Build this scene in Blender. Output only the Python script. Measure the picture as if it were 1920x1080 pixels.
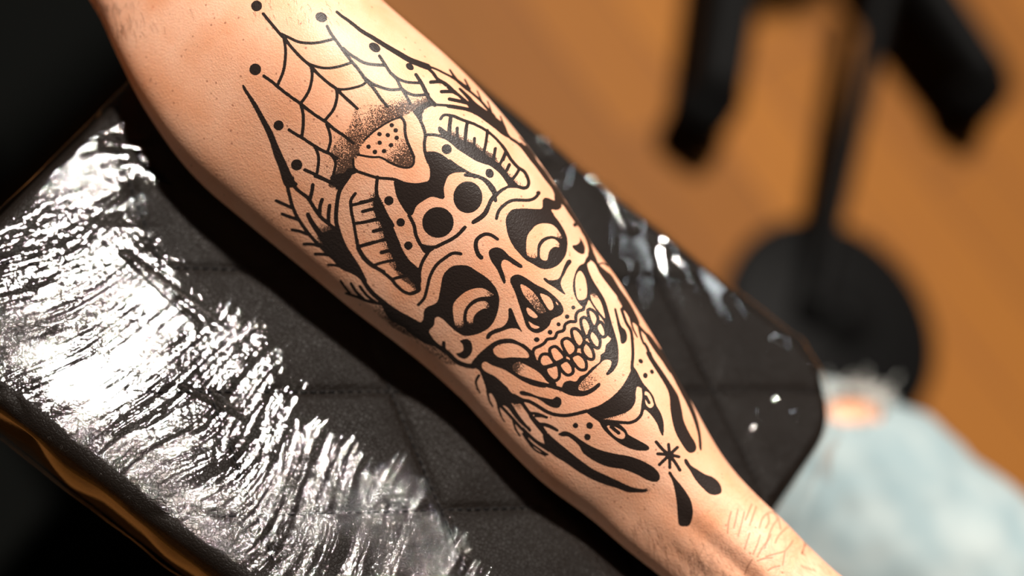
import bpy, bmesh, math, random
import numpy as np
from mathutils import Vector, Matrix

for _o0 in list(bpy.data.objects): bpy.data.objects.remove(_o0)
SC = bpy.context.scene; COL = SC.collection
random.seed(7); RNG = np.random.default_rng(11)

# ---------------------------------------------------------------- camera
FPX = 2666.7                                   # 50 mm lens on a 36 mm wide frame, 1920 px
PAD_Z = 0.80                                   # top of the armrest pad
TILT, ROLL = math.radians(30), math.radians(37)
FWD = np.array([0, math.sin(TILT), -math.cos(TILT)])
_R = np.array([1.0, 0, 0]); _U = np.cross(_R, FWD)
CR = math.cos(ROLL)*_R + math.sin(ROLL)*_U
CU = -math.sin(ROLL)*_R + math.cos(ROLL)*_U
CAM = np.array([0, 0, PAD_Z+.03]) - .62*FWD
cd = bpy.data.cameras.new('camera'); cam = bpy.data.objects.new('camera', cd); COL.objects.link(cam)
m = Matrix.Identity(4)
for i in range(3): m[i][0], m[i][1], m[i][2], m[i][3] = CR[i], CU[i], -FWD[i], CAM[i]
cam.matrix_world = m
cd.lens = 50; cd.sensor_width = 36; cd.clip_start = .02
cd.dof.use_dof = True; cd.dof.focus_distance = .572; cd.dof.aperture_fstop = 2.2
SC.camera = cam
SC.view_settings.view_transform = 'Standard'; SC.view_settings.look = 'None'
SC.view_settings.exposure = 0.0; SC.view_settings.gamma = 1
# ---------------------------------------------------------------- light
w = bpy.data.worlds.new('room_light'); SC.world = w; w.use_nodes = True
bg = w.node_tree.nodes['Background']; bg.inputs[0].default_value = (1.0, .82, .66, 1); bg.inputs[1].default_value = .018
SUN_DIR = Vector((-.193, .300, .938)).normalized()          # towards the light
sd = bpy.data.lights.new('sun', 'SUN'); sd.energy = 7.8; sd.angle = math.radians(4.0); sd.color = (1, .915, .83)
sun = bpy.data.objects.new('sun', sd); COL.objects.link(sun)
sun.rotation_euler = SUN_DIR.to_track_quat('Z', 'Y').to_euler()
ad = bpy.data.lights.new('window_daylight', 'AREA'); ad.shape = 'RECTANGLE'; ad.size = .22; ad.size_y = .30; ad.energy = 6; ad.color = (.88, .96, 1)
al = bpy.data.objects.new('window_daylight', ad); COL.objects.link(al)
al.location = (.27, 1.46, 2.54); al.rotation_euler = (Vector(al.location)-Vector((-.1, 0, .8))).to_track_quat('Z', 'Y').to_euler()

fd = bpy.data.lights.new('room_lamp', 'AREA'); fd.size = .25; fd.energy = .9; fd.color = (1, .86, .74)
fo = bpy.data.objects.new('room_lamp', fd); COL.objects.link(fo); fo.location = (-.9, -1.5, 1.35)
fo.rotation_euler = (Vector(fo.location)-Vector((-.1, -.1, .78))).to_track_quat('Z', 'Y').to_euler()

# ---------------------------------------------------------------- helpers
def un(x, y, z):
    d = FWD + CR*(x-960)/FPX - CU*(y-540)/FPX
    return CAM + d*((z-CAM[2])/d[2])
def proj(P):
    q = P-CAM; dz = q@FWD
    return 960+FPX*(q@CR)/dz, 540-FPX*(q@CU)/dz
def nmesh(name, V, F, mat=None, parent=None, smooth=True, attrs=None):
    V = np.asarray(V, np.float32); me = bpy.data.meshes.new(name)
    if isinstance(F, np.ndarray):
        n, k = F.shape
        me.vertices.add(len(V)); me.vertices.foreach_set('co', V.ravel())
        me.loops.add(n*k); me.loops.foreach_set('vertex_index', F.astype(np.int32).ravel())
        me.polygons.add(n); me.polygons.foreach_set('loop_start', np.arange(0, n*k, k, dtype=np.int32))
        me.polygons.foreach_set('loop_total', np.full(n, k, np.int32)); me.update(calc_edges=True); me.validate()
    else: me.from_pydata([tuple(map(float, v)) for v in V], [], F)
    if smooth: me.polygons.foreach_set('use_smooth', np.ones(len(me.polygons), bool))
    for k, a in (attrs or {}).items():
        at = me.attributes.new(k, 'FLOAT', 'POINT'); at.data.foreach_set('value', np.asarray(a, np.float32).ravel())
    o = bpy.data.objects.new(name, me); COL.objects.link(o)
    if mat: me.materials.append(mat)
    if parent: o.parent = parent; o.matrix_parent_inverse = parent.matrix_world.inverted()
    return o
def tag(o, label=None, cat=None, group=None, kind=None):
    for k, v in (('label', label), ('category', cat), ('group', group), ('kind', kind)):
        if v: o[k] = v
    return o
def empty(name, loc, label, cat, group=None):
    o = bpy.data.objects.new(name, None); COL.objects.link(o); o.location = loc; o.empty_display_size = .02
    bpy.context.view_layer.update()
    return tag(o, label, cat, group)
def gridfaces(nu, nv, wrap_v=False, off=0):
    i = np.arange(nu-1)[:, None]; j = np.arange(nv if wrap_v else nv-1)[None, :]; j2 = (j+1) % nv
    f = np.stack(np.broadcast_arrays(i*nv+j, i*nv+j2, (i+1)*nv+j2, (i+1)*nv+j), -1).reshape(-1, 4)
    return f+off
def tube(path, rad, k=12, cap=True, flat=None):
    """closed tube round a path -> verts, faces (quads, caps collapse to points)"""
    P = np.asarray(path, float); n = len(P); r = np.broadcast_to(np.asarray(rad, float), (n,))
    T_ = np.gradient(P, axis=0); T_ /= np.linalg.norm(T_, axis=1)[:, None]+1e-12
    a = np.array([0, 0, 1.]) if abs(T_[0][2]) < .9 else np.array([1., 0, 0]); V = []
    for i in range(n):
        s = a-T_[i]*(a@T_[i]); s /= np.linalg.norm(s); b = np.cross(T_[i], s); a = s
        th = np.arange(k)*2*np.pi/k
        V.append(P[i]+r[i]*(np.cos(th)[:, None]*s+(flat or 1)*np.sin(th)[:, None]*b))
    if cap:
        V = [np.repeat(P[:1]-T_[0]*r[0]*.35, k, 0), P[0]+(V[0]-P[0])*.75-T_[0]*r[0]*.25]+V+[P[-1]+(V[-1]-P[-1])*.75+T_[-1]*r[-1]*.25, np.repeat(P[-1:]+T_[-1]*r[-1]*.35, k, 0)]
    V = np.array(V); return V.reshape(-1, 3), gridfaces(len(V), k, True)
def join(parts):
    Vs, Fs, o = [], [], 0
    for V, F in parts: Vs.append(V); Fs.append(F+o); o += len(V)
    return np.vstack(Vs), np.vstack(Fs)
def curve3(pts, n=24):
    p = np.asarray(pts, float); out = []; m_ = len(p)
    for i in range(m_-1):
        a, b, c, d = p[max(i-1, 0)], p[i], p[i+1], p[min(i+2, m_-1)]; t = (np.arange(n)/n)[:, None]
        out.append(.5*((2*b)+(c-a)*t+(2*a-5*b+4*c-d)*t*t+(3*b-a-3*c+d)*t**3))
    return np.vstack(out+[p[-1:]])
_tab = RNG.random((512, 512))
def noise(x, y):
    xi = np.floor(x).astype(int); yi = np.floor(y).astype(int); fx = x-xi; fy = y-yi
    fx = fx*fx*(3-2*fx); fy = fy*fy*(3-2*fy); g = lambda a, b: _tab[a & 511, b & 511]
    return (g(xi, yi)*(1-fx)+g(xi+1, yi)*fx)*(1-fy)+(g(xi, yi+1)*(1-fx)+g(xi+1, yi+1)*fx)*fy
class NT:
    def __init__(s, name):
        s.m = bpy.data.materials.new(name); s.m.use_nodes = True; s.t = s.m.node_tree; s.t.nodes.clear()
        s.out = s.n('ShaderNodeOutputMaterial')
    def n(s, typ, _in=None, **kw):
        x = s.t.nodes.new(typ)
        for k, v in kw.items(): setattr(x, k, v)
        for k, v in (_in or {}).items():
            i = x.inputs[k]
            if isinstance(v, bpy.types.NodeSocket): s.t.links.new(v, i)
            else: i.default_value = v
        return x
    def math(s, op, a, b=0.0, c=0.0, clamp=False): return s.n('ShaderNodeMath', {0: a, 1: b, 2: c}, operation=op, use_clamp=clamp).outputs[0]
    def ramp(s, v, a, b, c=0.0, d=1.0, smooth=False):
        return s.n('ShaderNodeMapRange', {0: v, 1: a, 2: b, 3: c, 4: d}, interpolation_type='SMOOTHSTEP' if smooth else 'LINEAR').outputs[0]
    def mix(s, f, a, b, mode='MIX'):
        x = s.n('ShaderNodeMix', data_type='RGBA', blend_type=mode)
        for i, v in ((0, f), (6, a), (7, b)):
            if isinstance(v, bpy.types.NodeSocket): s.t.links.new(v, x.inputs[i])
            else: x.inputs[i].default_value = v if i == 0 or len(v) == 4 else (*v, 1)
        return x.outputs[2]
    def noise(s, vec, scale, detail=2.0, rough=.5): return s.n('ShaderNodeTexNoise', {'Vector': vec, 'Scale': scale, 'Detail': detail, 'Roughness': rough})
    def surf(s, sh): s.t.links.new(sh, s.out.inputs[0]); return s.m
def plain(name, col, rough=.5, metal=0.0, spec=.5, bump=0.0, bscale=400.0):
    t = NT(name); g = t.n('ShaderNodeTexCoord').outputs['Object']
    no = t.noise(g, bscale, 3); c = t.mix(t.ramp(no.outputs[0], .3, .7, .0, .25), (*col, 1), tuple(x*.6 for x in col)+(1,))
    b = t.n('ShaderNodeBump', {'Strength': bump, 'Distance': .001, 'Height': no.outputs[0]})
    p = t.n('ShaderNodeBsdfPrincipled', {'Base Color': c, 'Roughness': rough, 'Metallic': metal, 'Specular IOR Level': spec, 'Normal': b.outputs[0]})
    return t.surf(p.outputs[0])
# ---------------------------------------------------------------- tattoo drawing (ink strokes, fills and whip shading)
# every tile: origin of the tile, 5.4 drawing units to one unit of the drawing sheet
TK = 5.4
TAT = []
_o = [0, 0]
def T(x, y): _o[0], _o[1] = x, y
def _c(p): return [(_o[0] + a / TK, _o[1] + b / TK) for a, b in p]
def L(w, *p, w2=None): TAT.append(('L', _c(p), w / TK, (w2 or w) / TK))
def P(*p): TAT.append(('P', _c(p)))
def E(*p): TAT.append(('E', _c(p)))
def Dt(x, y, rx, ry=None, a=0): TAT.append(('D', _c([(x, y)])[0], rx / TK, (ry or rx) / TK, a))
def G(p, a, da, b, db): TAT.append(('G', _c(p), _c([a])[0], da, _c([b])[0], db))
def O(w, *p): TAT.append(('O', _c(p), w / TK))

T(440, 0)
Dt(222, 60, 54); Dt(877, 175, 60, 48, .4); Dt(208, 703, 58)
L(30, (290,140),(350,215),(410,285),(460,345),(510,395),(560,460),(620,530),(690,600),(755,655),(830,735),(900,800),(960,850),(1030,900),(1110,980),(1200,1060),(1240,1100))
L(27, (475,345),(560,385),(650,425),(770,437),(880,425),(1000,395))
L(28, (500,400),(515,500),(510,620),(490,730),(440,850))
L(28, (935,265),(975,340),(1030,415),(1090,500),(1150,580),(1200,640),(1296,760),(1330,820))
L(26, (760,650),(850,680),(950,690),(1070,670),(1190,630))
L(28, (770,660),(785,760),(765,880),(730,960),(670,1045))
L(30, (295,770),(380,830),(450,890),(540,960),(610,1010),(680,1060),(740,1110),(830,1175),(930,1240),(1010,1310),(1100,1370),(1200,1450))
L(24, (1030,900),(1110,905),(1200,890),(1296,860),(1330,825))
L(28, (1030,900),(1035,990),(1000,1110),(920,1210))
L(30, (1100,490),(1160,545),(1230,590),(1310,635),(1410,655),(1520,660))
T(640, 0)
L(26, (-45,120),(0,160),(80,215),(200,310),(300,370), w2=40)
L(40, (300,370),(430,452),(560,530),(700,610),(870,675), w2=62)
Dt(337, 480, 62, 42, .6); Dt(693, 675, 44, 30, .7)
L(30, (120,640),(170,700),(240,800),(330,900),(400,1000),(470,1080))
L(28, (385,565),(440,650),(500,740),(560,800),(600,880),(650,960),(700,1050))
L(26, (510,745),(580,800),(660,830),(740,838),(800,838))
L(32, (755,755),(810,840),(850,920),(890,1000),(945,1060), w2=44)
L(28, (240,790),(320,850),(420,890),(500,908),(590,905))
L(28, (600,890),(680,945),(760,965),(880,955))
L(20, (860,665),(960,700),(1060,750),(1150,795),(1230,850),(1300,905))
L(30, (860,675),(930,740),(975,800),(1060,850),(1150,930),(1230,1000),(1300,1060))
L(34, (905,832),(1010,828),(1060,860)); L(34, (1015,928),(1120,928),(1170,950)); L(34, (1095,1003),(1200,1025),(1260,1040))
L(14, (1100,705),(1135,755),(1170,800)); L(14, (1255,815),(1296,890)); L(18, (1210,905),(1296,985))
L(24, (945,1060),(1100,1070),(1200,1085),(1296,1105))
T(440, 150)
P((80,50),(95,55),(130,110),(220,240),(300,380),(380,520),(430,640),(480,750),(540,880),(600,1010),(640,1060),(560,1090),(500,1060),(450,900),(400,770),(350,610),(290,470),(230,350),(150,200),(85,90))
Dt(445, 460, 50); Dt(628, 860, 56)
L(30, (550,505),(620,550),(690,590),(780,650),(880,710),(970,750),(1040,795))
L(30, (670,250),(690,330),(695,420),(690,500),(680,570))
L(28, (800,660),(840,740),(850,820),(835,940))
L(32, (710,910),(800,950),(900,1000),(1000,1045),(1060,1070))
L(26, (930,450),(960,530),(970,620),(945,715)); L(28, (980,760),(1020,830),(1010,920),(985,1000))
G([(980,490),(1110,560),(1130,700),(1060,760),(950,700)], (960,600), .1, (1110,680), .35)
G([(870,740),(970,760),(1000,830),(980,990),(850,930)], (860,800), .05, (980,850), .25)
G([(1030,800),(1120,760),(1190,800),(1200,930),(1130,980),(1080,1060),(990,1010),(1030,900)], (1010,900), .6, (1150,950), .95)
T(640, 150)
G([(380,100),(600,110),(640,180),(700,290),(560,310),(470,250)], (510,170), .0, (570,290), .85)
G([(650,170),(850,165),(900,190),(945,245),(850,290),(820,340),(720,310),(700,290)], (740,175), .25, (770,265), 1)
P((780,270),(880,220),(945,248),(860,285),(822,330),(818,400),(790,390),(740,325))
G([(150,290),(400,250),(480,250),(700,290),(720,320),(600,375),(480,420),(350,500),(250,580)], (250,300), .3, (430,420), .8)
G([(150,290),(250,580),(190,680),(180,760),(100,740),(40,560),(100,420)], (60,400), .45, (160,600), .75)
G([(40,560),(100,740),(180,760),(120,820),(130,900),(60,960),(20,1060),(-90,1090),(-130,1060),(-60,950),(-40,800),(-110,770),(-60,640)], (-60,700), .5, (30,950), 1)
P((0,1010),(60,900),(130,900),(170,930),(60,985),(20,1060),(-20,1110),(-60,1090))
L(30, (740,320),(790,390),(830,480),(850,560),(840,650),(850,740),(880,830))
L(28, (605,375),(640,430),(645,520),(660,600),(700,700),(735,780)); L(20, (735,780),(730,850),(690,885),(600,880),(500,840),(400,785),(300,780),(160,755))
L(18, (610,375),(540,395),(450,440),(330,520),(230,610))
L(28, (130,915),(250,955),(370,990),(530,1005),(640,1045),(760,1060),(880,1040))
L(22, (120,800),(125,880),(160,920))
G([(625,430),(630,520),(650,600),(690,700),(735,780),(730,850),(690,885),(600,880),(500,840),(420,785),(400,700),(520,560)], (480,620), .0, (620,780), .85)
for x, y in ((510,458),(550,510),(385,548),(470,558),(560,585),(388,635),(503,660),(275,675),(432,720),(340,728)): Dt(x, y, 22)
P((860,735),(940,725),(1010,750),(1080,800),(1180,880),(1250,930),(1150,938),(1085,970),(1055,1030),(1036,1100),(1036,1202),(916,1182),(816,1232),(756,1282),(721,1362),(676,1362),(616,1282),(566,1192),(541,1092),(540,1022),(640,1045),(760,1055),(860,1035),(895,990),(895,900),(870,820))
L(28, (855,555),(960,558),(1060,590),(1130,640),(1200,700),(1296,745))
L(26, (1005,395),(1040,355),(1120,362),(1200,395),(1296,430),(1350,445))
L(28, (1105,370),(1095,440),(1080,575)); L(28, (1172,490),(1175,600)); L(28, (1275,430),(1260,500),(1250,640))
G([(1060,540),(1150,520),(1260,560),(1300,700),(1200,700),(1130,640),(1060,600)], (1160,540), .1, (1140,620), 1)
Dt(1067, 700, 50)
L(24, (1100,815),(1180,875),(1296,945),(1350,985))
T(680, 330)
Dt(762, 470, 158, 155); Dt(1065, 215, 146, 160)
L(34, (470,400),(520,500),(540,600),(590,700),(650,740))
P((560,650),(600,685),(680,705),(760,705),(720,745),(650,785),(600,750))
L(34, (740,720),(820,680),(900,640),(970,590),(1035,520))
L(32, (1040,-10),(1160,5),(1240,50),(1300,130),(1335,190),(1345,250)); L(34, (1345,180),(1296,250),(1270,310),(1220,390),(1120,465))
L(30, (150,10),(138,130),(150,220),(190,300),(250,420),(300,500), w2=44)
P((140,190),(110,250),(110,330),(140,420),(190,500),(215,600),(250,700),(290,800),(330,870),(420,960),(500,1080),(590,1080),(580,970),(560,930),(470,850),(400,740),(350,620),(300,500),(250,420),(190,300))
G([(150,180),(40,260),(60,420),(130,520),(150,640),(200,760),(240,860),(340,980),(440,1080),(590,1060),(400,740),(300,500)], (130,640), .0, (260,600), .9)
Dt(265, 250, 46); Dt(385, 470, 42); Dt(462, 705, 42)
L(30, (-20,265),(60,250),(140,225)); L(32, (0,360),(80,340),(150,335)); L(30, (-60,480),(60,460),(200,430)); L(36, (110,560),(230,530)); L(28, (-30,715),(120,670),(260,640)); L(36, (190,775),(300,750)); L(26, (120,900),(230,870),(340,850)); L(36, (350,945),(430,925)); L(28, (300,1045),(400,1015),(500,1000))
L(32, (665,770),(610,860),(580,950),(572,1080),(575,1150))
T(880, 280)
L(30, (0,250),(90,275),(180,320),(250,400),(262,450)); L(36, (262,450),(210,540),(170,640),(110,700),(40,740))
P((190,330),(250,400),(275,430),(330,395),(390,370),(400,385),(330,430),(260,490),(230,430))
P((-30,40),(60,60),(100,90),(200,160),(270,210),(330,270),(390,360),(400,380),(500,375),(450,320),(390,250),(310,150),(220,90),(130,20),(60,-30),(-30,-80))
L(32, (330,-40),(360,0),(420,100),(490,180),(560,230),(600,320),(590,375),(550,393),(480,375),(400,375))
L(28, (265,-10),(240,110)); L(28, (365,30),(340,90),(310,150)); L(32, (405,155),(380,210)); L(28, (500,210),(470,260),(430,310))
G([(170,30),(260,60),(330,120),(400,200),(460,270),(560,380),(440,370),(300,160)], (300,80), .0, (230,150), .9)
Dt(205, 243, 40, 47, -.4)
# right eye socket
T(940, 430)
P((46,-90),(66,-150),(116,-200),(236,-210),(376,-205),(416,-220),(421,-300),(456,-320),(526,-295),(580,-275),(610,-240),(596,-210),(556,-195),(506,-200),(536,-140),(596,-60),(646,30),(668,110),(660,230),(620,310),(560,370),(480,400),(400,395),(320,350),(250,310),(180,240),(130,180),(90,110),(60,20))
E((255,100),(270,50),(310,0),(350,-40),(420,-62),(510,-50),(560,-10),(600,50),(615,88),(580,88),(520,68),(450,78),(400,110),(368,170),(360,280),(300,285),(260,260),(250,180))
G([(255,200),(360,200),(362,290),(250,270)], (310,220), 0, (310,300), .7)
G([(540,-10),(600,50),(620,90),(570,90),(520,60)], (545,20), 0, (610,80), .8)
E((400,170),(440,120),(500,95),(550,105),(592,150),(585,183),(530,180),(485,230),(465,310),(430,315),(395,290),(390,220))
G([(550,100),(610,150),(590,190),(540,180)], (540,140), 0, (600,160), .8)
P((425,500),(445,490),(480,515),(560,510),(595,480),(635,380),(660,325),(690,305),(712,330),(670,390),(640,450),(612,500),(600,550),(620,610),(650,660),(610,640),(540,590),(460,540))
P((90,520),(120,470),(180,460),(260,500),(350,560),(450,610),(540,680),(610,760),(628,830),(590,875),(515,910),(480,980),(400,1040),(330,1045),(260,990),(220,880),(180,760),(140,640))
E((190,560),(240,570),(310,620),(360,680),(410,760),(450,830),(380,850),(300,750),(230,670))
G([(180,550),(240,560),(320,620),(360,680),(410,760),(460,840),(380,860),(300,760),(220,680)], (230,590), .05, (390,820), .9)
E((390,650),(440,660),(490,690),(520,740),(527,800),(490,820),(450,770),(410,700))
E((255,790),(300,810),(345,850),(370,885),(345,900),(300,885),(265,850)); E((275,930),(330,965),(390,990),(345,1008),(300,985)); E((545,730),(560,735),(582,770),(560,760))
T(880, 280)
L(30, (275,700),(300,620),(370,550),(450,515),(600,515),(670,488),(698,450)); Dt(700, 442, 22)
P((530,-20),(600,90),(680,190),(760,300),(830,390),(860,450),(862,500),(880,560),(940,558),(1000,640),(1070,740),(1140,830),(1190,920),(1210,1000),(1205,1080),(1265,1100),(1240,980),(1200,860),(1130,770),(1060,640),(980,540),(920,430),(850,340),(770,220),(690,120),(640,20),(590,-40))
Dt(1070, 765, 20)
P((1115,890),(1150,940),(1170,1000),(1160,1058),(1110,1050),(1055,1005),(1045,975),(1090,965),(1122,930))
T(840, 100)
L(20, (0,218),(80,270),(160,340),(240,400),(320,470),(400,560),(470,640), w2=26)
L(12, (15,165),(80,270), w2=18); L(16, (170,265),(220,360), w2=22); L(14, (295,380),(340,480)); L(13, (400,485),(440,590)); L(12, (530,635),(570,740), w2=20)
L(24, (120,360),(200,440),(260,510),(330,570), w2=55); L(28, (0,345),(80,400),(160,470),(240,550),(300,600))
L(30, (0,385),(60,390)); L(28, (15,465),(110,480),(170,490)); L(24, (0,540),(100,555),(200,575),(300,620),(400,690),(480,750))
P((220,480),(300,520),(350,550),(420,600),(500,660),(570,720),(610,810),(650,870),(560,830),(450,740),(350,660),(270,600),(200,530))
G([(180,460),(300,540),(280,600),(200,540)], (190,470), .2, (280,560), .9)
L(28, (640,865),(720,920),(790,1000),(860,1090)); L(18, (740,910),(820,990),(890,1090)); L(9, (720,850),(790,920))
L(26, (0,625),(60,635),(150,675),(250,710),(370,770),(450,830),(520,900),(590,990),(640,1080))
L(30, (30,640),(20,750),(15,850)); L(28, (95,755),(90,830)); L(28, (195,700),(180,830),(175,930)); L(28, (268,860),(265,950)); L(28, (400,780),(385,900),(360,1020)); L(28, (478,965),(465,1060)); L(26, (590,990),(560,1080))
P((-90,740),(0,800),(60,840),(150,885),(240,950),(340,1000),(420,1050),(480,1080),(420,1130),(300,1095),(220,1050),(130,990),(60,930),(0,880),(-90,800))
G([(0,740),(100,790),(180,850),(280,900),(380,980),(480,1040),(480,1090),(340,1010),(240,960),(60,850)], (120,790), .0, (90,850), .9)
# left feather of the crown
T(480, 330)
P((262,0),(370,0),(385,50),(345,85),(310,95),(285,70))
L(34, (310,60),(325,140),(345,220),(370,310),(420,420),(500,540),(580,640),(700,760)); L(36, (350,30),(400,120),(470,180),(530,230),(600,340),(660,420),(730,480),(800,540))
L(42, (525,390),(560,460),(620,550),(680,620), w2=60)
P((600,540),(680,570),(740,550),(800,535),(850,560),(860,620),(890,720),(960,830),(1020,900),(1060,980),(1110,1080),(1060,1040),(960,985),(860,930),(760,830),(700,760),(690,700),(640,640))
G([(610,460),(720,500),(790,550),(700,590),(620,540)], (640,470), .1, (710,570), 1)
G([(590,580),(700,640),(700,740),(620,660)], (600,600), .2, (690,680), 1)
L(38, (945,0),(880,90),(840,170),(820,280),(810,400),(815,480),(850,600),(900,720),(970,830),(1040,940),(1100,1060), w2=44)
L(34, (600,0),(700,40),(800,90),(850,110)); P((760,0),(960,-30),(900,70),(850,135),(790,80))
L(36, (575,90),(565,160),(545,240)); L(36, (670,240),(650,300),(645,390)); L(36, (745,300),(735,380),(735,470))
L(32, (205,250),(280,285),(360,320)); L(32, (265,385),(330,410),(420,440)); L(30, (365,545),(440,560),(520,590)); L(30, (485,690),(560,690),(660,715)); L(30, (600,790),(700,795),(780,820)); L(26, (730,900),(800,905),(900,930))
L(30, (1005,178),(960,250),(965,350),(990,480),(1010,600),(1030,700),(1090,810),(1180,900),(1296,970))
L(30, (970,295),(1100,265),(1200,235)); L(32, (1090,358),(1180,335),(1250,340)); L(28, (1000,480),(1100,465),(1230,430)); L(28, (1050,715),(1180,680),(1296,640))
T(560, 450)
P((250,0),(430,0),(480,130),(570,250),(620,340),(650,420),(560,350),(440,300),(350,210),(270,120))
L(40, (620,330),(660,420),(740,530),(830,610),(930,690),(1040,760),(1130,810),(1220,860), w2=56)
L(22, (425,415),(470,480),(520,540)); L(28, (530,440),(580,520),(660,600)); L(28, (620,470),(690,560),(790,640)); L(22, (480,540),(600,580),(700,620),(850,650), w2=30)
P((830,620),(1000,720),(1200,840),(1310,830),(1310,960),(1200,940),(1050,880),(920,800),(860,700))
G([(700,640),(860,660),(960,820),(1296,960),(1296,1040),(1080,960),(860,820),(740,700)], (900,760), .7, (820,800), .25)
L(32, (600,90),(660,190),(740,260),(830,310),(930,390),(990,460),(1060,520),(1140,545),(1215,515)); L(32, (590,0),(600,90))
P((1000,-20),(1060,130),(1130,220),(1210,290),(1238,300),(1225,420),(1222,520),(1190,500),(1165,430),(1110,370),(1030,330),(990,280),(980,190),(930,100),(920,0))
G([(900,0),(960,60),(980,190),(1000,300),(1100,380),(1190,440),(1190,490),(1060,400),(930,250),(860,80)], (920,130), .0, (990,110), .9)
G([(1080,390),(1190,400),(1200,500),(1120,470)], (1080,470), 0, (1180,420), .9)
L(28, (620,60),(720,30),(850,5)); L(36, (840,125),(960,100)); L(28, (790,245),(900,215),(1000,200)); L(36, (1000,290),(1080,280)); L(26, (960,395),(1060,370),(1140,355))
# left eye socket
T(760, 450)
L(30, (132,655),(190,590),(220,490),(250,370),(310,260),(390,190),(480,135),(560,140), w2=32)
L(30, (135,300),(130,400),(130,500),(60,540))
P((380,370),(420,310),(480,265),(560,255),(640,265),(730,320),(820,380),(890,450),(935,530),(950,620),(930,740),(880,850),(800,920),(700,960),(600,970),(520,930),(440,860),(380,800),(335,778),(300,790),(290,860),(250,905),(215,945),(240,990),(330,1060),(400,1130),(300,1080),(200,1050),(100,980),(0,900),(0,760),(80,810),(150,835),(182,800),(190,720),(220,680),(320,630),(350,520))
E((480,700),(490,640),(530,590),(600,530),(700,490),(790,490),(860,528),(895,555),(850,575),(780,575),(700,600),(640,650),(600,710),(585,800),(590,860),(560,890),(510,870),(490,800))
G([(800,480),(900,560),(850,580),(780,570)], (800,530), 0, (890,560), .9)
G([(480,790),(600,790),(600,890),(500,890)], (540,800), 0, (550,890), .95)
E((640,700),(680,660),(740,625),(810,620),(850,660),(840,690),(780,700),(720,740),(690,790),(680,850),(640,850),(620,800),(625,740))
G([(780,610),(860,650),(850,700),(790,700)], (790,650), 0, (860,670), .9)
G([(620,780),(700,780),(690,870),(630,870)], (650,790), 0, (660,860), .9)
P((845,130),(870,90),(930,75),(990,100),(1050,160),(1120,210),(1185,260),(1170,285),(1100,250),(1030,205),(985,205),(970,260),(1000,350),(1015,420),(1000,445),(970,390),(930,300),(870,210))
P((1045,700),(1070,690),(1095,740),(1130,830),(1185,935),(1140,900),(1060,895),(960,930),(880,960),(850,1000),(820,1000),(830,950),(900,905),(980,880),(1030,830),(1045,770))
T(880, 280)
L(30, (285,910),(220,868),(150,862),(80,910),(65,980),(88,1060),(120,1095), w2=44)
# right cheek, dark edge band
T(940, 430)
P((865,285),(840,340),(790,370),(750,440),(725,560),(740,660),(780,740),(820,780),(860,770),(885,715),(930,780),(1000,880),(1050,960),(1080,1080),(1130,1100),(1145,1080),(1120,960),(1085,830),(1050,720),(1000,630),(930,520),(885,420),(870,350),(900,320))
E((747,560),(760,460),(800,420),(840,470),(865,560),(865,680),(820,715),(770,700))
E((905,650),(950,650),(1000,720),(1030,800),(1050,900),(1010,860),(950,780),(910,710))
G([(900,640),(950,640),(1040,760),(1000,760),(930,700)], (960,720), 0, (960,650), .9)
P((800,0),(850,90),(880,180),(885,260),(865,290),(940,340),(1000,450),(1080,560),(1180,690),(1240,800),(1330,940),(1400,950),(1310,760),(1200,600),(1120,470),(1060,420),(990,355),(960,290),(910,170),(900,90),(860,0))
L(14, (990,352),(1030,342),(1080,372))
T(1120, 500)
G([(200,300),(290,330),(370,440),(250,400)], (220,340), .8, (330,400), .6)
P((172,430),(190,425),(215,520),(240,600),(280,640),(300,700),(290,760),(260,780),(240,770),(230,700),(215,640),(195,540))
L(28, (245,430),(290,560),(340,650),(355,760),(360,900),(350,1020),(355,1060))
L(26, (260,410),(330,490),(410,590),(490,680))
P((475,660),(530,690),(600,780),(680,890),(760,1010),(800,1080),(740,1080),(660,960),(580,850),(510,740))
L(22, (330,500),(360,620),(405,715), w2=12); L(26, (420,600),(440,700),(470,780), w2=20); L(26, (480,780),(505,820),(530,890),(580,980),(640,1070), w2=44)
Dt(440, 957, 26, 20, .8)
T(1160, 660)
P((280,0),(325,0),(350,60),(420,160),(520,310),(600,440),(635,570),(660,700),(720,830),(775,920),(785,980),(760,1015),(720,1020),(690,1000),(640,930),(580,820),(545,700),(525,580),(515,450),(480,350),(400,220),(300,60))
P((390,-20),(440,-20),(520,130),(620,290),(700,430),(770,600),(810,730),(835,870),(840,980),(830,1000),(815,960),(805,850),(770,720),(710,570),(620,390),(520,200))
T(1060, 680)
L(26, (675,-10),(682,60))
P((685,45),(720,80),(770,180),(800,230),(780,260),(730,240),(712,300),(710,380),(680,450),(620,500),(540,530),(430,560),(380,570),(400,600),(330,590),(215,500),(250,465),(350,430),(470,350),(560,260),(620,170),(660,90))
G([(700,180),(780,200),(790,260),(700,280)], (740,280), 0, (740,200), .9)
G([(380,550),(620,500),(600,560),(400,590)], (500,580), 0, (480,530), .8)
L(30, (785,240),(795,330),(785,430),(770,520),(720,580),(650,608),(560,605),(430,592),(350,590))
P((790,230),(840,270),(890,340),(920,430),(970,520),(995,620),(990,740),(960,700),(930,620),(870,530),(810,475),(780,480),(785,380))
E((807,290),(850,310),(885,380),(895,430),(865,460),(820,430),(803,350)); L(30, (815,345),(848,405))
P((350,600),(430,600),(540,620),(610,680),(640,730),(730,780),(840,845),(843,880),(790,892),(690,880),(590,840),(500,780),(400,690))
E((420,640),(480,640),(560,680),(605,720),(600,760),(570,775),(510,750),(450,690)); L(34, (465,650),(540,712))
Dt(103, 637, 27); Dt(245, 637, 33); Dt(223, 753, 32); Dt(810, 130, 22, 27); Dt(877, 92, 18, 24, -.4)
T(1160, 800)
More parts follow.
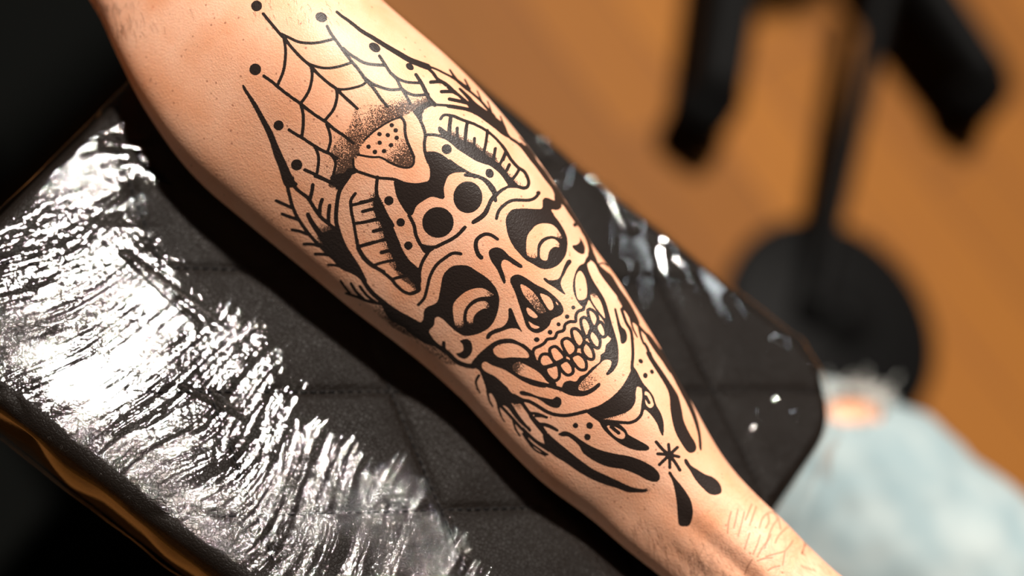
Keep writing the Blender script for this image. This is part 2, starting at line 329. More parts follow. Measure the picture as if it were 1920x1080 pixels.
L(32, (380,155),(450,235),(515,290),(570,360),(620,440)); L(30, (505,180),(515,290),(518,415)); L(30, (595,210),(515,285),(412,385)); L(30, (395,275),(515,285),(610,305)); Dt(515, 288, 42)
P((665,330),(690,330),(730,390),(790,430),(870,480),(950,510),(1010,560),(1040,620),(1035,670),(990,690),(920,680),(850,620),(780,540),(720,440),(670,370))
P((502,470),(525,455),(560,510),(620,580),(680,660),(730,750),(750,850),(740,940),(710,1000),(650,1010),(610,990),(598,900),(590,780),(570,650),(540,540))
T(980, 780)
P((360,185),(390,165),(430,155),(500,180),(600,250),(700,310),(820,355),(950,385),(1080,408),(1200,450),(1322,518),(1382,588),(1382,648),(1332,668),(1262,648),(1150,590),(1020,540),(850,510),(700,440),(610,370),(570,300),(500,235),(450,205),(400,205))
P((210,155),(260,180),(340,250),(450,340),(560,430),(700,530),(820,590),(950,650),(1080,710),(1172,735),(1262,745),(1240,770),(1150,775),(1060,770),(950,730),(820,690),(700,640),(560,560),(430,470),(330,410),(260,350),(220,270),(205,200))
G([(1230,735),(1310,740),(1310,780),(1230,775)], (1240,750), .7, (1310,760), .1)
L(34, (80,0),(130,70),(180,130),(230,190)); L(28, (170,85),(250,100),(350,145)); L(24, (130,0),(250,10), w2=14)
L(34, (0,130),(80,210),(150,270),(270,350)); L(18, (0,180),(110,330),(230,400)); L(30, (10,80),(80,140), w2=14)
T(860, 680)
L(34, (560,330),(640,375),(720,395),(800,440),(880,490),(970,525),(1080,535),(1180,520),(1296,490))
P((618,300),(640,285),(700,300),(800,340),(880,358),(955,370),(985,345),(1030,360),(1040,410),(1010,455),(960,455),(900,430),(820,375),(740,345),(630,325))
L(28, (720,510),(800,520),(890,555)); L(26, (820,620),(900,630),(1000,685)); L(34, (630,390),(700,490),(760,570),(830,640),(880,710))
P((215,60),(300,110),(400,170),(480,240),(530,300),(600,350),(650,400),(590,420),(530,410),(580,490),(640,580),(720,690),(640,630),(560,540),(500,460),(440,430),(400,470),(380,400),(330,310),(290,310),(265,220),(235,140))
L(28, (205,130),(175,190),(190,260),(215,305), w2=14); L(24, (290,290),(310,380),(345,445), w2=14); L(22, (400,450),(430,540),(465,600), w2=12)
L(30, (420,430),(540,560),(640,670),(760,780),(900,860),(930,890)); L(18, (550,590),(580,680),(620,740)); L(20, (650,680),(720,800),(850,900),(900,930)); L(30, (530,430),(600,540),(720,690), w2=24)
G([(520,380),(640,400),(660,470),(600,470)], (560,400), .9, (620,480), .2)
# left cheek
T(780, 580)
L(46, (110,240),(170,330),(260,400),(330,450),(400,520),(480,560),(580,580)); L(34, (280,338),(285,410))
P((560,560),(620,470),(720,380),(800,325),(880,300),(970,300),(1060,340),(1130,385),(1175,430),(1200,520),(1310,590),(1310,680),(1220,620),(1130,560),(1060,530),(985,560),(990,620),(1080,680),(1200,735),(1310,755),(1310,795),(1180,770),(1060,715),(960,650),(870,600),(780,570),(700,530),(665,560),(690,620),(800,680),(880,750),(930,810),(760,800),(680,700),(640,620))
E((780,410),(820,368),(900,345),(1000,350),(1080,390),(1140,450),(1140,490),(1060,490),(960,485),(880,495),(810,470))
E((1010,560),(1060,540),(1180,600),(1296,690),(1310,750),(1180,722),(1070,670),(1010,620))
G([(985,560),(1080,530),(1180,590),(1180,720),(1060,670),(985,620)], (1000,590), 1, (1110,640), 0)
P((445,320),(510,300),(555,330),(570,400),(550,460),(500,500),(450,490),(405,450),(460,435),(482,400),(470,350))
G([(0,230),(110,240),(260,420),(420,540),(330,560),(200,480),(60,380),(0,330)], (160,380), .6, (100,400), .35)
# mouth
T(980, 560)
L(30, (100,570),(115,510),(175,478),(220,450),(250,412),(325,398),(350,345),(415,320),(430,262),(480,232),(535,232),(537,180),(560,130),(615,108),(620,60))
L(40, (100,560),(130,640),(180,700),(250,800)); L(30, (0,470),(60,520),(95,580))
L(44, (-10,625),(100,680),(190,740),(260,820),(320,870)); L(38, (0,805),(120,845),(260,880),(400,920),(500,960),(620,962))
for t in (((170,610),(200,565),(260,565),(300,610),(325,655),(270,680),(205,690),(172,655)), ((275,510),(330,484),(380,525),(425,585),(415,612),(360,640),(320,640),(285,575)),
          ((400,425),(450,400),(510,440),(540,495),(525,550),(470,580),(430,530),(402,470)), ((497,315),(540,304),(590,350),(622,410),(610,460),(570,490),(532,450),(502,380)),
          ((592,205),(630,190),(670,230),(692,300),(672,360),(640,390),(612,330),(592,260)), ((660,115),(700,112),(748,160),(762,220),(730,290),(700,260),(672,190)),
          ((235,705),(300,680),(350,670),(370,730),(368,800),(325,832),(275,800),(240,750)), ((372,672),(440,625),(480,650),(508,700),(508,750),(460,775),(412,745)),
          ((492,595),(560,560),(620,600),(645,660),(638,715),(580,718),(530,670)), ((602,520),(635,445),(690,490),(722,570),(708,615),(650,598)),
          ((672,390),(692,315),(750,360),(785,430),(768,500),(720,478)), ((742,290),(790,235),(835,310),(838,380),(790,380))):
    O(30, *t)
P((400,900),(420,850),(480,830),(540,840),(580,790),(640,760),(700,700),(780,640),(790,570),(830,540),(845,470),(890,420),(895,350),(860,300),(900,260),(930,340),(960,450),(970,560),(960,660),(910,740),(860,775),(845,760),(890,690),(895,630),(830,620),(760,680),(700,740),(620,820),(570,880),(570,925),(640,930),(720,890),(775,850),(785,880),(720,940),(620,985),(500,982),(400,940))
G([(570,900),(620,820),(720,740),(830,630),(890,640),(880,690),(800,800),(740,860),(640,930)], (600,880), .6, (760,740), .08)
Dt(513, 90, 20); Dt(450, 182, 22); Dt(363, 260, 20); Dt(277, 340, 24); Dt(142, 415, 28, 24)

def spline(pts, closed):
    import numpy as np
    p = np.array(pts, float); n = len(p); out = []
    m = n if closed else n - 1
    for i in range(m):
        if closed: a, b, c, d = p[(i-1) % n], p[i], p[(i+1) % n], p[(i+2) % n]
        else: a, b, c, d = p[max(i-1, 0)], p[i], p[i+1], p[min(i+2, n-1)]
        k = max(2, int(np.hypot(*(c-b)) / 2.5))
        t = (np.arange(k) / k)[:, None]
        out.append(.5*((2*b)+(c-a)*t+(2*a-5*b+4*c-d)*t*t+(3*b-a-3*c+d)*t**3))
    out = np.vstack(out)
    return out if closed else np.vstack([out, p[-1:]])

def draw_tattoo(SS=2, X0=430, Y0=0, W=980, H=1010):
    """rasterises the drawing: solid ink coverage (0..1) and whip-shading density (0..1)"""
    import numpy as np
    ink = np.zeros((H*SS, W*SS), np.float32); shade = np.zeros_like(ink)
    def box(p, pad):
        x0 = max(0, int((p[:, 0].min()-X0-pad)*SS)); x1 = min(W*SS, int((p[:, 0].max()-X0+pad)*SS)+2)
        y0 = max(0, int((p[:, 1].min()-Y0-pad)*SS)); y1 = min(H*SS, int((p[:, 1].max()-Y0+pad)*SS)+2)
        return x0, x1, y0, y1
    def grid(x0, x1, y0, y1):
        return np.meshgrid((np.arange(x0, x1)+.5)/SS+X0, (np.arange(y0, y1)+.5)/SS+Y0)
    def stroke(p, w0, w1):
        n = len(p)-1
        for i in range(n):
            seg = p[i:i+2]; r0 = .5*(w0+(w1-w0)*i/n); r1 = .5*(w0+(w1-w0)*(i+1)/n)
            x0, x1, y0, y1 = box(seg, max(r0, r1)+1)
            if x1 <= x0 or y1 <= y0: continue
            gx, gy = grid(x0, x1, y0, y1); d = seg[1]-seg[0]; l2 = max(d@d, 1e-9)
            t = np.clip(((gx-seg[0, 0])*d[0]+(gy-seg[0, 1])*d[1])/l2, 0, 1)
            dist = np.hypot(gx-seg[0, 0]-t*d[0], gy-seg[0, 1]-t*d[1])
            c = np.clip(r0+(r1-r0)*t-dist+.5, 0, 1)
            v = ink[y0:y1, x0:x1]; np.maximum(v, c, out=v)
    def fill(p):
        x0, x1, y0, y1 = box(p, 1)
        if x1 <= x0 or y1 <= y0: return None
        gx, gy = grid(x0, x1, y0, y1); m = np.zeros(gx.shape, bool)
        xs, ys = p[:, 0], p[:, 1]
        row = gy[:, 0]; col = gx[0]
        for i in range(len(p)):
            xa, ya, xb, yb = xs[i-1], ys[i-1], xs[i], ys[i]
            if ya == yb: continue
            r = np.nonzero((row >= min(ya, yb)) & (row < max(ya, yb)))[0]
            if len(r) == 0: continue
            xc = xa+(row[r]-ya)*(xb-xa)/(yb-ya)
            m[r] ^= col[None, :] > xc[:, None]
        return m, (x0, x1, y0, y1), gx, gy
    for e in TAT:
        k = e[0]
        if k == 'L': stroke(spline(e[1], False), e[2], e[3])
        elif k == 'O':
            s = spline(e[1], True); stroke(np.vstack([s, s[:1]]), e[2], e[2])
        elif k == 'D':
            (cx, cy), rx, ry, a = e[1:]; th = np.linspace(0, 2*np.pi, 40)[:-1]
            q = np.stack([rx*np.cos(th), ry*np.sin(th)], 1); ca, sa = np.cos(a), np.sin(a)
            q = q@np.array([[ca, sa], [-sa, ca]])+np.array([cx, cy]); r = fill(q)
            if r: ink[r[1][2]:r[1][3], r[1][0]:r[1][1]][r[0]] = 1
        else:
            r = fill(spline(e[1], True) if k != 'G' else spline(e[1], True))
            if not r: continue
            m, (x0, x1, y0, y1), gx, gy = r
            if k == 'P': ink[y0:y1, x0:x1][m] = 1
            elif k == 'E': ink[y0:y1, x0:x1][m] = 0; shade[y0:y1, x0:x1][m] = 0
            else:
                a, da, b, db = np.array(e[2]), e[3], np.array(e[4]), e[5]; d = b-a
                t = np.clip(((gx-a[0])*d[0]+(gy-a[1])*d[1])/(d@d), 0, 1); v = (da+(db-da)*t).astype(np.float32)
                s = shade[y0:y1, x0:x1]; s[m] = np.maximum(s[m], v[m])
    return ink, shade
# ---------------------------------------------------------------- materials
def mat_skin():
    t = NT('skin'); g = t.n('ShaderNodeTexCoord').outputs['Object']
    at = lambda n: t.n('ShaderNodeAttribute', attribute_name=n).outputs['Fac']
    blot = t.noise(g, 45, 4); big = t.noise(g, 14, 2)
    c = t.mix(t.ramp(blot.outputs[0], .35, .7), (.92, .52, .345, 1), (.83, .375, .205, 1))
    c = t.mix(t.ramp(big.outputs[0], .45, .75, 0, .45), c, (.72, .32, .16, 1))
    fine = t.noise(g, 900, 2); c = t.mix(t.ramp(fine.outputs[0], .3, .7, 0, .22), c, (.62, .31, .20, 1))
    # hair follicles: small brown dots, and larger reddish ones
    vo = t.n('ShaderNodeTexVoronoi', {'Vector': g, 'Scale': 260.0, 'Randomness': 1.0})
    sel = t.ramp(t.n('ShaderNodeSeparateColor', {0: vo.outputs['Color']}).outputs[0], .55, .6)
    dot = t.math('MULTIPLY', t.ramp(vo.outputs['Distance'], .10, .16, 1, 0), sel)
    c = t.mix(t.math('MULTIPLY', dot, .6), c, (.20, .06, .03, 1))
    vo2 = t.n('ShaderNodeTexVoronoi', {'Vector': g, 'Scale': 95.0})
    dot2 = t.math('MULTIPLY', t.ramp(vo2.outputs['Distance'], .03, .09, 1, 0), .4)
    c = t.mix(dot2, c, (.50, .12, .06, 1))
    c = t.mix(t.math('MULTIPLY', at('crease_shade'), .85), c, (.25, .08, .04, 1))  # groove shade painted as dark brown along the wrist creases
    ink = at('ink'); jag = t.noise(g, 1700, 1)
    ink = t.ramp(t.math('ADD', ink, t.math('MULTIPLY', t.math('SUBTRACT', jag.outputs[0], .5), .45)), .26, .48)
    wh = t.n('ShaderNodeTexWhiteNoise', {0: t.n('ShaderNodeVectorMath', {0: g, 1: (2600.0,)*3}, operation='MULTIPLY').outputs[0]})
    st = t.noise(g, 2300, 1).outputs[0]
    sh = t.math('LESS_THAN', t.ramp(st, .28, .72), at('shade'))
    inkc = t.math('MAXIMUM', ink, t.math('MULTIPLY', sh, .93))
    c = t.mix(t.math('MULTIPLY', inkc, .985), c, (.010, .009, .009, 1))
    # surface relief
    cell = t.n('ShaderNodeTexVoronoi', {'Vector': g, 'Scale': 1300.0}); cell2 = t.n('ShaderNodeTexVoronoi', {'Vector': g, 'Scale': 760.0}, feature='F1')
    h = t.math('ADD', t.math('MULTIPLY', cell.outputs['Distance'], .5), t.math('MULTIPLY', cell2.outputs['Distance'], .3))
    h = t.math('ADD', h, t.math('MULTIPLY', t.noise(g, 2600, 1).outputs[0], .5))
    b = t.n('ShaderNodeBump', {'Strength': .75, 'Distance': .00019, 'Height': h})
    p = t.n('ShaderNodeBsdfPrincipled', {'Base Color': c, 'Roughness': t.ramp(inkc, 0, 1, .50, .46), 'Specular IOR Level': t.ramp(inkc, 0, 1, .5, .30), 'Normal': b.outputs[0],
            'Subsurface Weight': t.ramp(inkc, 0, 1, .13, 0), 'Subsurface Radius': (1.0, .35, .18), 'Subsurface Scale': .0035})
    return t.surf(p.outputs[0])
def mat_leather():
    t = NT('black_leather'); g = t.n('ShaderNodeTexCoord').outputs['Object']
    v = t.n('ShaderNodeTexVoronoi', {'Vector': t.mix(.003, g, t.noise(g, 300).outputs['Color'], 'ADD'), 'Scale': 620.0}, feature='DISTANCE_TO_EDGE')
    big = t.noise(g, 25, 3)
    h = t.math('ADD', t.ramp(v.outputs[0], 0, .18), t.math('MULTIPLY', big.outputs[0], .6))
    c = t.mix(big.outputs[0], (.0055, .0040, .0032, 1), (.010, .0075, .006, 1))
    b = t.n('ShaderNodeBump', {'Strength': .5, 'Distance': .00025, 'Height': h})
    p = t.n('ShaderNodeBsdfPrincipled', {'Base Color': c, 'Roughness': .5, 'Specular IOR Level': .09, 'Normal': b.outputs[0]})
    return t.surf(p.outputs[0])
FAN = (-.075, .30)                              # the stretch lines of the film fan out of this point
def mat_film():
    t = NT('clear_plastic_film'); g = t.n('ShaderNodeTexCoord').outputs['Object']
    s = t.n('ShaderNodeSeparateXYZ', {0: g}); dx = t.math('SUBTRACT', s.outputs[0], FAN[0]); dy = t.math('SUBTRACT', FAN[1], s.outputs[1])
    wob = t.math('MULTIPLY', t.math('SUBTRACT', t.noise(g, 9, 1).outputs[0], .5), .16)
    ang = t.math('ADD', t.math('ARCTAN2', dx, dy), wob)
    rad = t.math('SQRT', t.math('ADD', t.math('MULTIPLY', dx, dx), t.math('MULTIPLY', dy, dy)))
    pv = t.n('ShaderNodeCombineXYZ', {0: t.math('MULTIPLY', ang, 190.0), 1: t.math('MULTIPLY', rad, 30.0)}).outputs[0]
    n1 = t.n('ShaderNodeTexNoise', {'Vector': pv, 'Scale': 1.0, 'Detail': 1.5, 'Roughness': .5, 'Distortion': .25}).outputs[0]
    ridge = t.math('MULTIPLY', n1, t.ramp(t.noise(pv, .22, 1).outputs[0], .40, .62, .25, 1.9))
    n2 = t.noise(g, 420, 2).outputs[0]; n3 = t.noise(g, 1500, 2).outputs[0]
    amp = t.n('ShaderNodeAttribute', attribute_name='crinkle').outputs['Fac']
    h = t.math('MULTIPLY', t.math('ADD', ridge, t.math('ADD', t.math('MULTIPLY', n2, .45), t.math('MULTIPLY', n3, t.ramp(t.noise(g, 18, 2).outputs[0], .45, .6, .04, .4)))), amp)
    b = t.n('ShaderNodeBump', {'Strength': 1.0, 'Distance': .00040, 'Height': h})
    gl = t.n('ShaderNodeBsdfGlossy', {'Color': (1, 1, 1, 1), 'Roughness': .032, 'Normal': b.outputs[0]})
    tr = t.n('ShaderNodeBsdfTransparent', {'Color': (.96, .96, .96, 1)})
    fc = t.n('ShaderNodeLayerWeight', {'Blend': .5, 'Normal': b.outputs[0]}).outputs['Facing']
    fr = t.math('ADD', .018, t.math('MULTIPLY', .9, t.math('POWER', fc, 5.0)))
    mx = t.n('ShaderNodeMixShader', {0: t.math('MULTIPLY', fr, 1.15, clamp=True), 1: tr.outputs[0], 2: gl.outputs[0]})
    return t.surf(mx.outputs[0])
def mat_floor():
    t = NT('wooden_parquet'); g = t.n('ShaderNodeTexCoord').outputs['Object']
    rot = t.n('ShaderNodeMapping', {'Vector': g, 'Rotation': (0, 0, math.radians(20))}).outputs[0]
    br = t.n('ShaderNodeTexBrick', {'Vector': rot, 'Color1': (.215, .080, .0085, 1), 'Color2': (.12, .043, .005, 1), 'Mortar': (.06, .022, .008, 1), 'Scale': 1.0,
             'Mortar Size': .002, 'Brick Width': .62, 'Row Height': .115}); br.offset = .4
    st = t.n('ShaderNodeMapping', {'Vector': rot, 'Scale': (3.0, 40.0, 1.0)}).outputs[0]
    gr = t.noise(st, 2.5, 5); c = t.mix(t.ramp(gr.outputs[0], .35, .7, 0, .55), br.outputs['Color'], (.15, .052, .009, 1))
    b = t.n('ShaderNodeBump', {'Strength': .2, 'Distance': .001, 'Height': gr.outputs[0]})
    p = t.n('ShaderNodeBsdfPrincipled', {'Base Color': c, 'Roughness': .6, 'Specular IOR Level': .12, 'Normal': b.outputs[0]})
    return t.surf(p.outputs[0])
def mat_denim():
    t = NT('washed_light_denim'); g = t.n('ShaderNodeTexCoord').outputs['Object']
    wv = t.n('ShaderNodeTexWave', {'Vector': g, 'Scale': 900.0, 'Distortion': 1.0}); big = t.noise(g, 22, 4)
    c = t.mix(t.ramp(big.outputs[0], .38, .68), (.22, .295, .315, 1), (.34, .395, .395, 1))
    b = t.n('ShaderNodeBump', {'Strength': .3, 'Distance': .0004, 'Height': wv.outputs[0]})
    p = t.n('ShaderNodeBsdfPrincipled', {'Base Color': c, 'Roughness': .9, 'Specular IOR Level': .1, 'Normal': b.outputs[0], 'Sheen Weight': .2})
    return t.surf(p.outputs[0])
SKIN = mat_skin(); LEATHER = mat_leather(); FILM = mat_film(); FLOOR = mat_floor(); DENIM = mat_denim()
BLACK_METAL = plain('black_coated_metal', (.0025, .0025, .0025), .6, 0, .06, .1)
BLACK_VINYL = plain('matt_black_upholstery', (.0015, .0017, .0015), .85, 0, .03, .2, 300)
BLACK_CLOTH = plain('black_cotton', (.004, .004, .004), .95, 0, .05, .3, 900)
RUBBER = plain('black_rubber', (.003, .003, .003), .8, 0, .05)
HAIRM = plain('dark_body_hair', (.035, .014, .008), .5, 0, .3)
THREAD = plain('black_stitching_thread', (.006, .005, .005), .8, 0, .2)
FRAY = plain('white_frayed_cotton', (.75, .76, .72), .95, 0, .1)

# ---------------------------------------------------------------- floor
fl = nmesh('floor', [(-3, -2.5, 0), (4, -2.5, 0), (4, 4.5, 0), (-3, 4.5, 0)], np.array([[0, 1, 2, 3]]), FLOOR, smooth=False)
tag(fl, 'warm brown wooden plank floor behind and below the armrest', 'floor', kind='structure')

# ---------------------------------------------------------------- armrest: quilted pad wrapped in clear film
A = un(540, -145, PAD_Z)[:2]; B = un(-205, 597, PAD_Z)[:2]; D = un(1048, 1562, PAD_Z)[:2]; C_ = un(1614, 724, PAD_Z)[:2]
CORN = [A, B, D, C_]
def outline(n, rad=.040):
    segs = []
    for i in range(4):
        p, a, b = CORN[i], CORN[i-1], CORN[(i+1) % 4]
        u = (a-p)/np.linalg.norm(a-p); v = (b-p)/np.linalg.norm(b-p); half = math.acos(float(u@v))/2
        d = rad/math.tan(half); c = p+(u+v)/np.linalg.norm(u+v)*rad/math.sin(half)
        s, e = p+u*d-c, p+v*d-c; a0 = math.atan2(s[1], s[0]); a1 = math.atan2(e[1], e[0])
        if a1 < a0-math.pi: a1 += 2*math.pi
        if a1 > a0+math.pi: a1 -= 2*math.pi
        th = np.linspace(a0, a1, 40); segs.append(c+rad*np.stack([np.cos(th), np.sin(th)], 1))
    P_ = np.vstack(segs); P_ = np.vstack([P_, P_[:1]]); L_ = np.r_[0, np.cumsum(np.hypot(*(P_[1:]-P_[:-1]).T))]
    s = np.linspace(0, L_[-1], n, endpoint=False)
    return np.stack([np.interp(s, L_, P_[:, 0]), np.interp(s, L_, P_[:, 1])], 1)
CEN = np.mean(CORN, 0)
# seam lines of the quilting: two families
h0 = un(420, 731, PAD_Z)[:2]; h1 = un(700, 731, PAD_Z)[:2]; hd = (h1-h0)/np.linalg.norm(h1-h0); hn = np.array([-hd[1], hd[0]])
k0 = un(735, 731, PAD_Z)[:2]; k1 = un(880, 1075, PAD_Z)[:2]; kd = (k1-k0)/np.linalg.norm(k1-k0); kn = np.array([-kd[1], kd[0]])
HS = [float((un(600, y, PAD_Z)[:2]-h0)@hn) for y in (48, 276, 505, 731, 960, 1190, 1420)]
KSP = float(abs((un(1050, 731, PAD_Z)[:2]-k0)@kn)); KS = [i*KSP for i in range(-5, 6)]
def quilt(xy):
    dh = np.min(np.abs(((xy-h0)@hn)[..., None]-np.array(HS)), -1); dk = np.min(np.abs(((xy-k0)@kn)[..., None]-np.array(KS)), -1)
    g = lambda d: np.exp(-(d/.0022)**2)*.0011+np.exp(-(d/.009)**2)*.0013
    return -np.maximum(g(dh), g(dk))
R_E, TH = .007, .046
def pad_profile(extra=0.0):
    """(inward offset, height) down the side of the pad"""
    pr = [(.030, PAD_Z)]
    for a in np.linspace(90, -90, 25):
        c = R_E; rr = R_E
        zc = PAD_Z-R_E if a >= 0 else PAD_Z-TH+R_E
        pr.append((c-rr*math.cos(math.radians(a))-extra, zc+rr*math.sin(math.radians(a))))
    return pr
def shell(nseg, nring, lift, fn, attr=None, bottom=True):
    O_ = outline(nseg); nx = np.roll(O_, -1, 0)-np.roll(O_, 1, 0); nrm = np.stack([nx[:, 1], -nx[:, 0]], 1); nrm /= np.linalg.norm(nrm, axis=1)[:, None]
    if ((CEN-O_[0])@nrm[0]) < 0: nrm = -nrm
    side = []
    for off, z in pad_profile()[1:]:
        side.append(np.column_stack([O_+nrm*off, np.full(nseg, z)]))
    inner = O_+nrm*R_E; rings = []
    for k in range(1, nring+1):
        f = 1-k/nring
        p = CEN+(inner-CEN)*max(f, 1e-5); rings.append(np.column_stack([p, np.full(nseg, PAD_Z)]))
    top = np.array(rings[::-1]+side)                     # centre -> rim -> underside
    N = np.zeros_like(top); N[..., 2] = 1
    for i, a in enumerate(np.linspace(90, -90, 25)):
        N[nring+i, :, :2] = -nrm*math.cos(math.radians(a)); N[nring+i, :, 2] = math.sin(math.radians(a))
    disp = fn(top, N); V = top+N*(disp+lift)[..., None]
    F_ = gridfaces(len(V), nseg, True)
    if bottom:
        n0 = V.size//3; V2 = np.vstack([V.reshape(-1, 3), [[*CEN, PAD_Z-TH]]])
        tri = [(n0-nseg+i, n0-nseg+(i+1) % nseg, n0) for i in range(nseg)]
        F_ = np.vstack([F_, [(a, b, c, c) for a, b, c in tri]]) if False else F_
        V = V2 if False else V.reshape(-1, 3)
    return V.reshape(-1, 3), F_, top, N
AXP = np.array([un(x, y, PAD_Z+.03)[:2] for x, y in ((520, 140), (740, 340), (910, 515), (1060, 702), (1187, 852), (1320, 995))])
def dent(P_):
    """the pad gives way a little under the weight of the arm"""
    d = np.full(P_.shape[:-1], 9.0)
    for a, b in zip(AXP[:-1], AXP[1:]):
        e = b-a; t = np.clip(((P_[..., 0]-a[0])*e[0]+(P_[..., 1]-a[1])*e[1])/(e@e), 0, 1)
        d = np.minimum(d, np.hypot(P_[..., 0]-a[0]-t*e[0], P_[..., 1]-a[1]-t*e[1]))
    return -.0075*np.exp(-(d/.026)**4)
def pad_disp(P_, N):
    e = np.clip((N[..., 2]), 0, 1); q = quilt(P_[..., :2])*e
    return q+.0012*(noise(P_[..., 0]*60, P_[..., 1]*60)-.5)*e+dent(P_)*e
rest = empty('armrest', (float(CEN[0]), float(CEN[1]), 0), 'black quilted leather armrest pad wrapped in shiny clear plastic film under the tattooed arm', 'armrest')
V, F, _, _ = shell(700, 260, 0, pad_disp)
nmesh('cushion', V, F, LEATHER, rest)
nmesh('underside_board', *tube([(CEN[0], CEN[1], PAD_Z-TH-.008), (CEN[0], CEN[1], PAD_Z-TH+.002)], .10, 48), BLACK_METAL, rest)
nmesh('support_post', *tube([(CEN[0], CEN[1], .02), (CEN[0], CEN[1], PAD_Z-TH)], .022, 24), BLACK_METAL, rest)
nmesh('stand_base', *tube([(CEN[0], CEN[1], .004), (CEN[0], CEN[1], .022)], .15, 48), BLACK_METAL, rest)
# stitches along the seams
st = []
def inside(p, marg):
    for i in range(4):
        a, b = CORN[i], CORN[(i+1) % 4]; n_ = np.array([-(b-a)[1], (b-a)[0]]); n_ /= np.linalg.norm(n_)
        if (CEN-a)@n_ < 0: n_ = -n_
        if (p-a)@n_ < marg: return False
    return True
for base, d_, n_, offs in ((h0, hd, hn, HS), (k0, kd, kn, KS)):
    for o_ in offs:
        for s in np.arange(-.45, .45, .0040):
            p = base+n_*o_+d_*s
            if not inside(p, .012): continue
            q0, q1 = p-d_*.0013, p+d_*.0013; z0 = PAD_Z-.0018
            st.append(tube([(*q0, z0-.0006), (*p, z0+.0005), (*q1, z0-.0006)], .00042, 5, cap=False))
V, F = join(st); nmesh('stitching', V, F, THREAD, rest)
# film
RIDGES = [((1500, 640), (1460, 752), .0016, .0040), ((1460, 650), (1405, 795), .0010, .0030), ((1422, 795), (1362, 872), .0014, .0036), ((1392, 838), (1352, 885), .0012, .0030), ((1530, 700), (1518, 752), .0011, .003), ((1490, 790), (1462, 880), .0011, .003),
          ((1062, 300), (1050, 345), .0014, .002), ((1105, 325), (1120, 350), .0012, .002), ((1140, 345), (1175, 425), .0014, .0022), ((1185, 375), (1190, 430), .0014, .002),
          ((1020, 262), (1040, 290), .0014, .002), ((1330, 640), (1280, 500), .0010, .004), ((1240, 430), (1330, 610), .0009, .004), ((1400, 600), (1370, 560), .001, .003),
          ((228, 478), (400, 603), .0004, .0010), ((250, 500), (370, 610), .0003, .0009), ((340, 728), (440, 775), .0005, .0009), ((395, 735), (460, 790), .0005, .0009), ((200, 275), (350, 290), .0009, .003), ((265, 300), (380, 380), .0005, .003), ((1165, 500), (1150, 540), .001, .002), ((1240, 470), (1262, 590), .0006, .003)]
def film_disp(P_, N):
    x, y = P_[..., 0], P_[..., 1]; e = np.clip(N[..., 2], 0, 1)
    ang = np.arctan2(x-FAN[0], FAN[1]-y)+.05*(noise(x*22, y*22)-.5); r_ = np.hypot(x-FAN[0], FAN[1]-y)
    a = FA(P_, N)
    d = (noise(ang*150, r_*40)-.5)*.00015*a+(noise(ang*38+9, r_*12)-.5)*.00018*np.clip(a, .04, 1)
    d = d+(noise(x*420, y*420)-.5)*.00006*a+(noise(x*110+3, y*110+7)-.5)*.0001*np.clip(a, .04, 1)
    side = np.clip(1-np.abs(N[..., 2]), 0, 1)
    t_ = np.arctan2(y-CEN[1], x-CEN[0]); d = d+side*.0022*(noise(t_*9, P_[..., 2]*120)-.3)
    for p0, p1, h_, w_ in RIDGES:
        a_, b_ = un(*p0, PAD_Z)[:2], un(*p1, PAD_Z)[:2]; dd = b_-a_; t = np.clip(((x-a_[0])*dd[0]+(y-a_[1])*dd[1])/(dd@dd), 0, 1)
        ds = np.hypot(x-a_[0]-dd[0]*t, y-a_[1]-dd[1]*t)
        if True: d = d+h_*np.exp(-(ds/w_)**2)*e*(1.25-.6*t+.15*noise(t*4+p0[0], t*0+.5))
    return d+quilt(P_[..., :2])*e*.02+dent(P_)*e
def FA(P_, N):
    """how crumpled the film is: strong on the lower left half, faint right of the arm and near the arm"""
    px, py = proj(P_.reshape(-1, 3)); px = px.reshape(P_.shape[:-1]); py = py.reshape(P_.shape[:-1])
    s = (px-960)*.604-(py-540)*.797                       # signed distance across the pad axis
    left = np.clip((-s-300+130*np.clip((420-px)/120, 0, 1)*np.clip((430-py)/80, 0, 1))/190, 0, 1)*(1-.93*np.exp(-(((px-150)/135)**2+((py-725)/75)**2)**1.5)); nz = noise(P_[..., 0]*35, P_[..., 1]*35)
    return (np.clip(left*np.clip(.25+1.5*nz+.5*np.clip((-s-520)/150, 0, 1), 0, 1.1), 0, 1)+.015+.05*np.clip((s+60)/60, 0, 1)*nz)*np.clip(N[..., 2]*2-.3, 0, 1)
V, F, top, N = shell(1500, 420, .0016, film_disp, bottom=False)
am = FA(top, N).ravel(); film = nmesh('plastic_film', V, F, FILM, rest, attrs={'crinkle': am})

# loose flap of film hanging off the wrist end of the pad
nu, nv = 90, 60; U, W = np.meshgrid(np.linspace(0, 1, nu), np.linspace(0, 1, nv), indexing='ij')
e0 = un(1530, 745, PAD_Z-.03); e1 = un(1330, 975, PAD_Z-.03)
dn = np.array([.045, .0, -.045])
base = e0+(e1-e0)*U[..., None]; flap = base+dn*W[..., None]*(0.55+.45*np.sin(U*2.6+.3))[..., None]
flap[..., 2] += .012*np.sin(W*3.0)*1+(noise(U*5, W*3)-.5)*.012*W; flap[..., 0] += (noise(U*6+4, W*3)-.5)*.008*W
nmesh('film_flap', flap.reshape(-1, 3), gridfaces(nu, nv), FILM, film, attrs={'crinkle': np.full(nu*nv, .08)})

